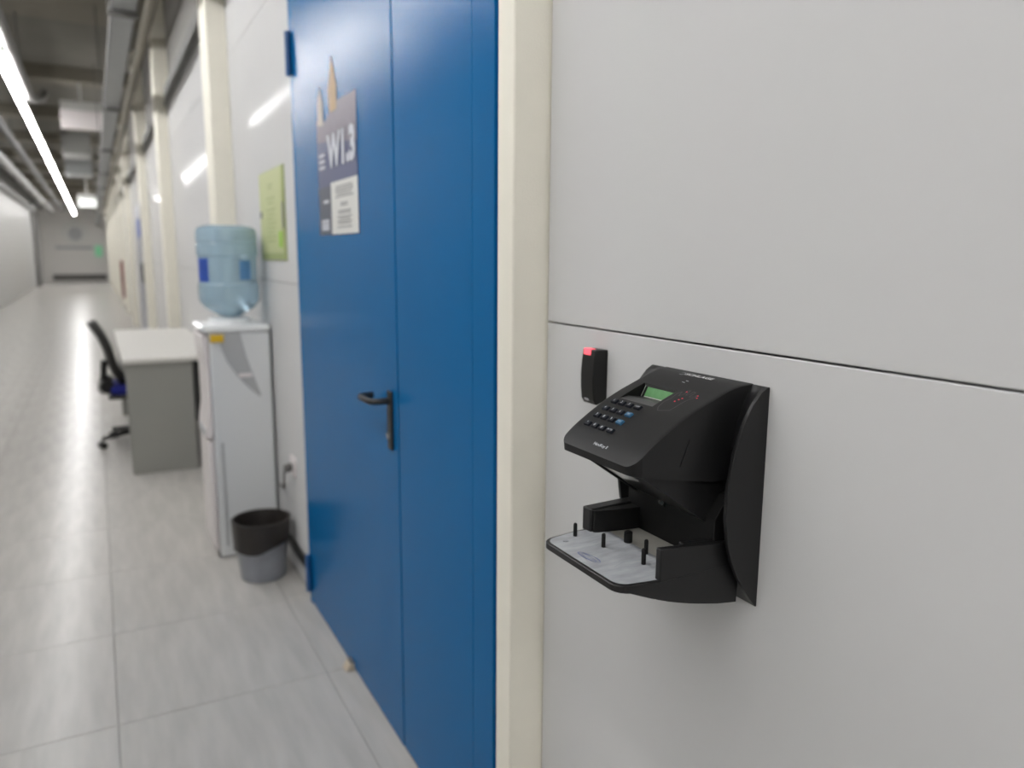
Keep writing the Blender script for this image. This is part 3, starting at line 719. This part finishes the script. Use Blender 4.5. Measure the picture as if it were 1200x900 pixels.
# subdivide the long sides so that the belly curves
dense = []
for a, b in zip(pl_, pl_[1:] + pl_[:1]):
    n_ = 8 if abs(a[0] - b[0]) > .03 else 1
    for k in range(n_): dense.append((a[0] + (b[0] - a[0]) * k / n_, a[1] + (b[1] - a[1]) * k / n_))
dense = [p for p in dense if True]
top_ = [mb.bm.verts.new(L(d, s, ZP - .001)) for d, s in dense]
tp2 = [mb.bm.verts.new(L(d - .0012 if d > .19 else d, s * .99, ZP)) for d, s in dense]
bot_ = [mb.bm.verts.new(L(d, s * (1 if d > .16 else .985), tb(d))) for d, s in dense]
n_ = len(dense)
for i in range(n_):
    mb.bm.faces.new((top_[i], top_[(i + 1) % n_], bot_[(i + 1) % n_], bot_[i])); mb.bm.faces.new((tp2[i], tp2[(i + 1) % n_], top_[(i + 1) % n_], top_[i]))
mb.bm.faces.new(tp2)
# belly: pair right and left points
half = [i for i in range(n_) if dense[i][1] < 0]; rightp = sorted(half, key=lambda i: dense[i][0])
leftp = sorted([i for i in range(n_) if dense[i][1] > 0], key=lambda i: dense[i][0])
m_ = min(len(rightp), len(leftp))
for k in range(m_ - 1):
    try: mb.bm.faces.new((bot_[rightp[k]], bot_[rightp[k + 1]], bot_[leftp[k + 1]], bot_[leftp[k]]))
    except Exception: pass
tray_ = mb.build('hand_tray', 'hk_side', HR, smooth=28)
# tilted side walls of the tray
rb = MB(); rb.prism([(-.1505, ZP - 1.01 - .002), (-.1505, 1.1105 - 1.01), (-.0573, 1.102 - 1.01), (-.02, 1.099 - 1.01), (-.02, ZP - 1.01 - .002)], 1, -.0982, -.088)
rb.prism([(-.106, ZP - 1.01 - .002), (-.106, 1.1065 - 1.01), (-.02, 1.0988 - 1.01), (-.02, ZP - 1.01 - .002)], 1, -.090, -.078)
rb.build('side_wall', 'hk_side', tray_, .0016)
lbk = MB(); lbk.prism([(-.1305, ZP - 1.01 - .002), (-.1305, 1.1035 - 1.01), (-.06, 1.105 - 1.01), (-.02, 1.105 - 1.01), (-.02, ZP - 1.01 - .002)], 1, .082, .1035)
lbk.build('side_wall', 'hk_side', tray_, .0025)
il = MB(); il.prism([(.0815, -.1225), (.0760, -.127), (.0755, -.1225), (.0650, -.078), (.060, -.03), (.085, -.03)][::1] and [(-.127, .083), (-.1275, .0775), (-.122, .0745), (-.078, .0650), (-.03, .058), (-.03, .083)], 2, ZP - 1.01 + .0002, 1.1022 - 1.01)
il.build('inner_guard', 'hk_black', tray_, .0008)
# platen sheet
pp = plan(.004)
mb = MB()
fp = [(d, s) for d, s in pp if d > .10]
front = [(d, s) for d, s in pp if d >= .149]
mb.face([L(d, s, ZP + .0006) for d, s in front] + [L(.105, .0885, ZP + .0006), L(.105, -.0885, ZP + .0006)])
mb.k = 1
mb.face([L(.105, -.0885, ZP + .0006), L(.105, .0885, ZP + .0006), L(.042, .07, ZP + .0006), L(.042, -.08, ZP + .0006)])
plat = mb.build('platen', ['platen', 'platenback'], tray_, smooth=0)
plat['label'] = 'pale reflective hand plate'
for (d, s, r_, h) in ((.1585, .0787, .0028, .0195), (.1473, .0257, .0028, .020), (.1057, .0253, .0060, .0165), (.1108, -.0207, .0028, .0205), (.1354, -.0465, .0030, .0215)):
    MB().tube([L(d, s, ZP), L(d, s, ZP + h - .0015), L(d, s, ZP + h)], [r_, r_, r_ * .6], 16).build('finger_pin', 'hk_black', tray_, smooth=40)
MB().tube([L(.181, .0682, ZP + .0006), L(.181, .0682, ZP + .0011)], .004, 14).build('screw_head', 'inkgrey', tray_)
def pstroke(pts, wd, m, nm):
    mb = MB()
    for (d0, s0), (d1, s1) in zip(pts, pts[1:]):
        p0 = Vector(L(d0, s0, ZP + .001)); p1 = Vector(L(d1, s1, ZP + .001)); t = p1 - p0
        q = t.normalized().cross(Vector((0, 0, 1))) * wd / 2
        mb.face((p0 - q, p1 - q, p1 + q, p0 + q))
    return mb.build(nm, m, tray_, smooth=0, recalc=False)
ell = lambda cd, cs, a, b, tilt, n=28: [(cd + b * math.sin(t) * math.cos(tilt) + a * math.cos(t) * math.sin(tilt), cs + a * math.cos(t) * math.cos(tilt) - b * math.sin(t) * math.sin(tilt)) for t in [2 * math.pi * k / n for k in range(n + 1)]]
pstroke(ell(.1855, .0045, .0215, .006, .12), .0007, 'ink', 'ink_scribble'); pstroke(ell(.1835, .003, .016, .0042, .2), .0005, 'ink', 'ink_scribble'); pstroke(ell(.187, .006, .0185, .0035, .05), .0005, 'ink', 'ink_scribble')
for cs, ln in ((.052, .06), (.036, .05), (.008, .065), (-.012, .055), (-.034, .07), (-.058, .05)):
    pstroke([(.105 + ln * k / 8, cs + .004 * math.sin(k * .9 + cs * 90)) for k in range(9)], .0006, 'inkgrey', 'finger_line')
tag(HR, 'black wall-mounted hand scanner with keypad, green display and pinned plate', 'hand scanner')
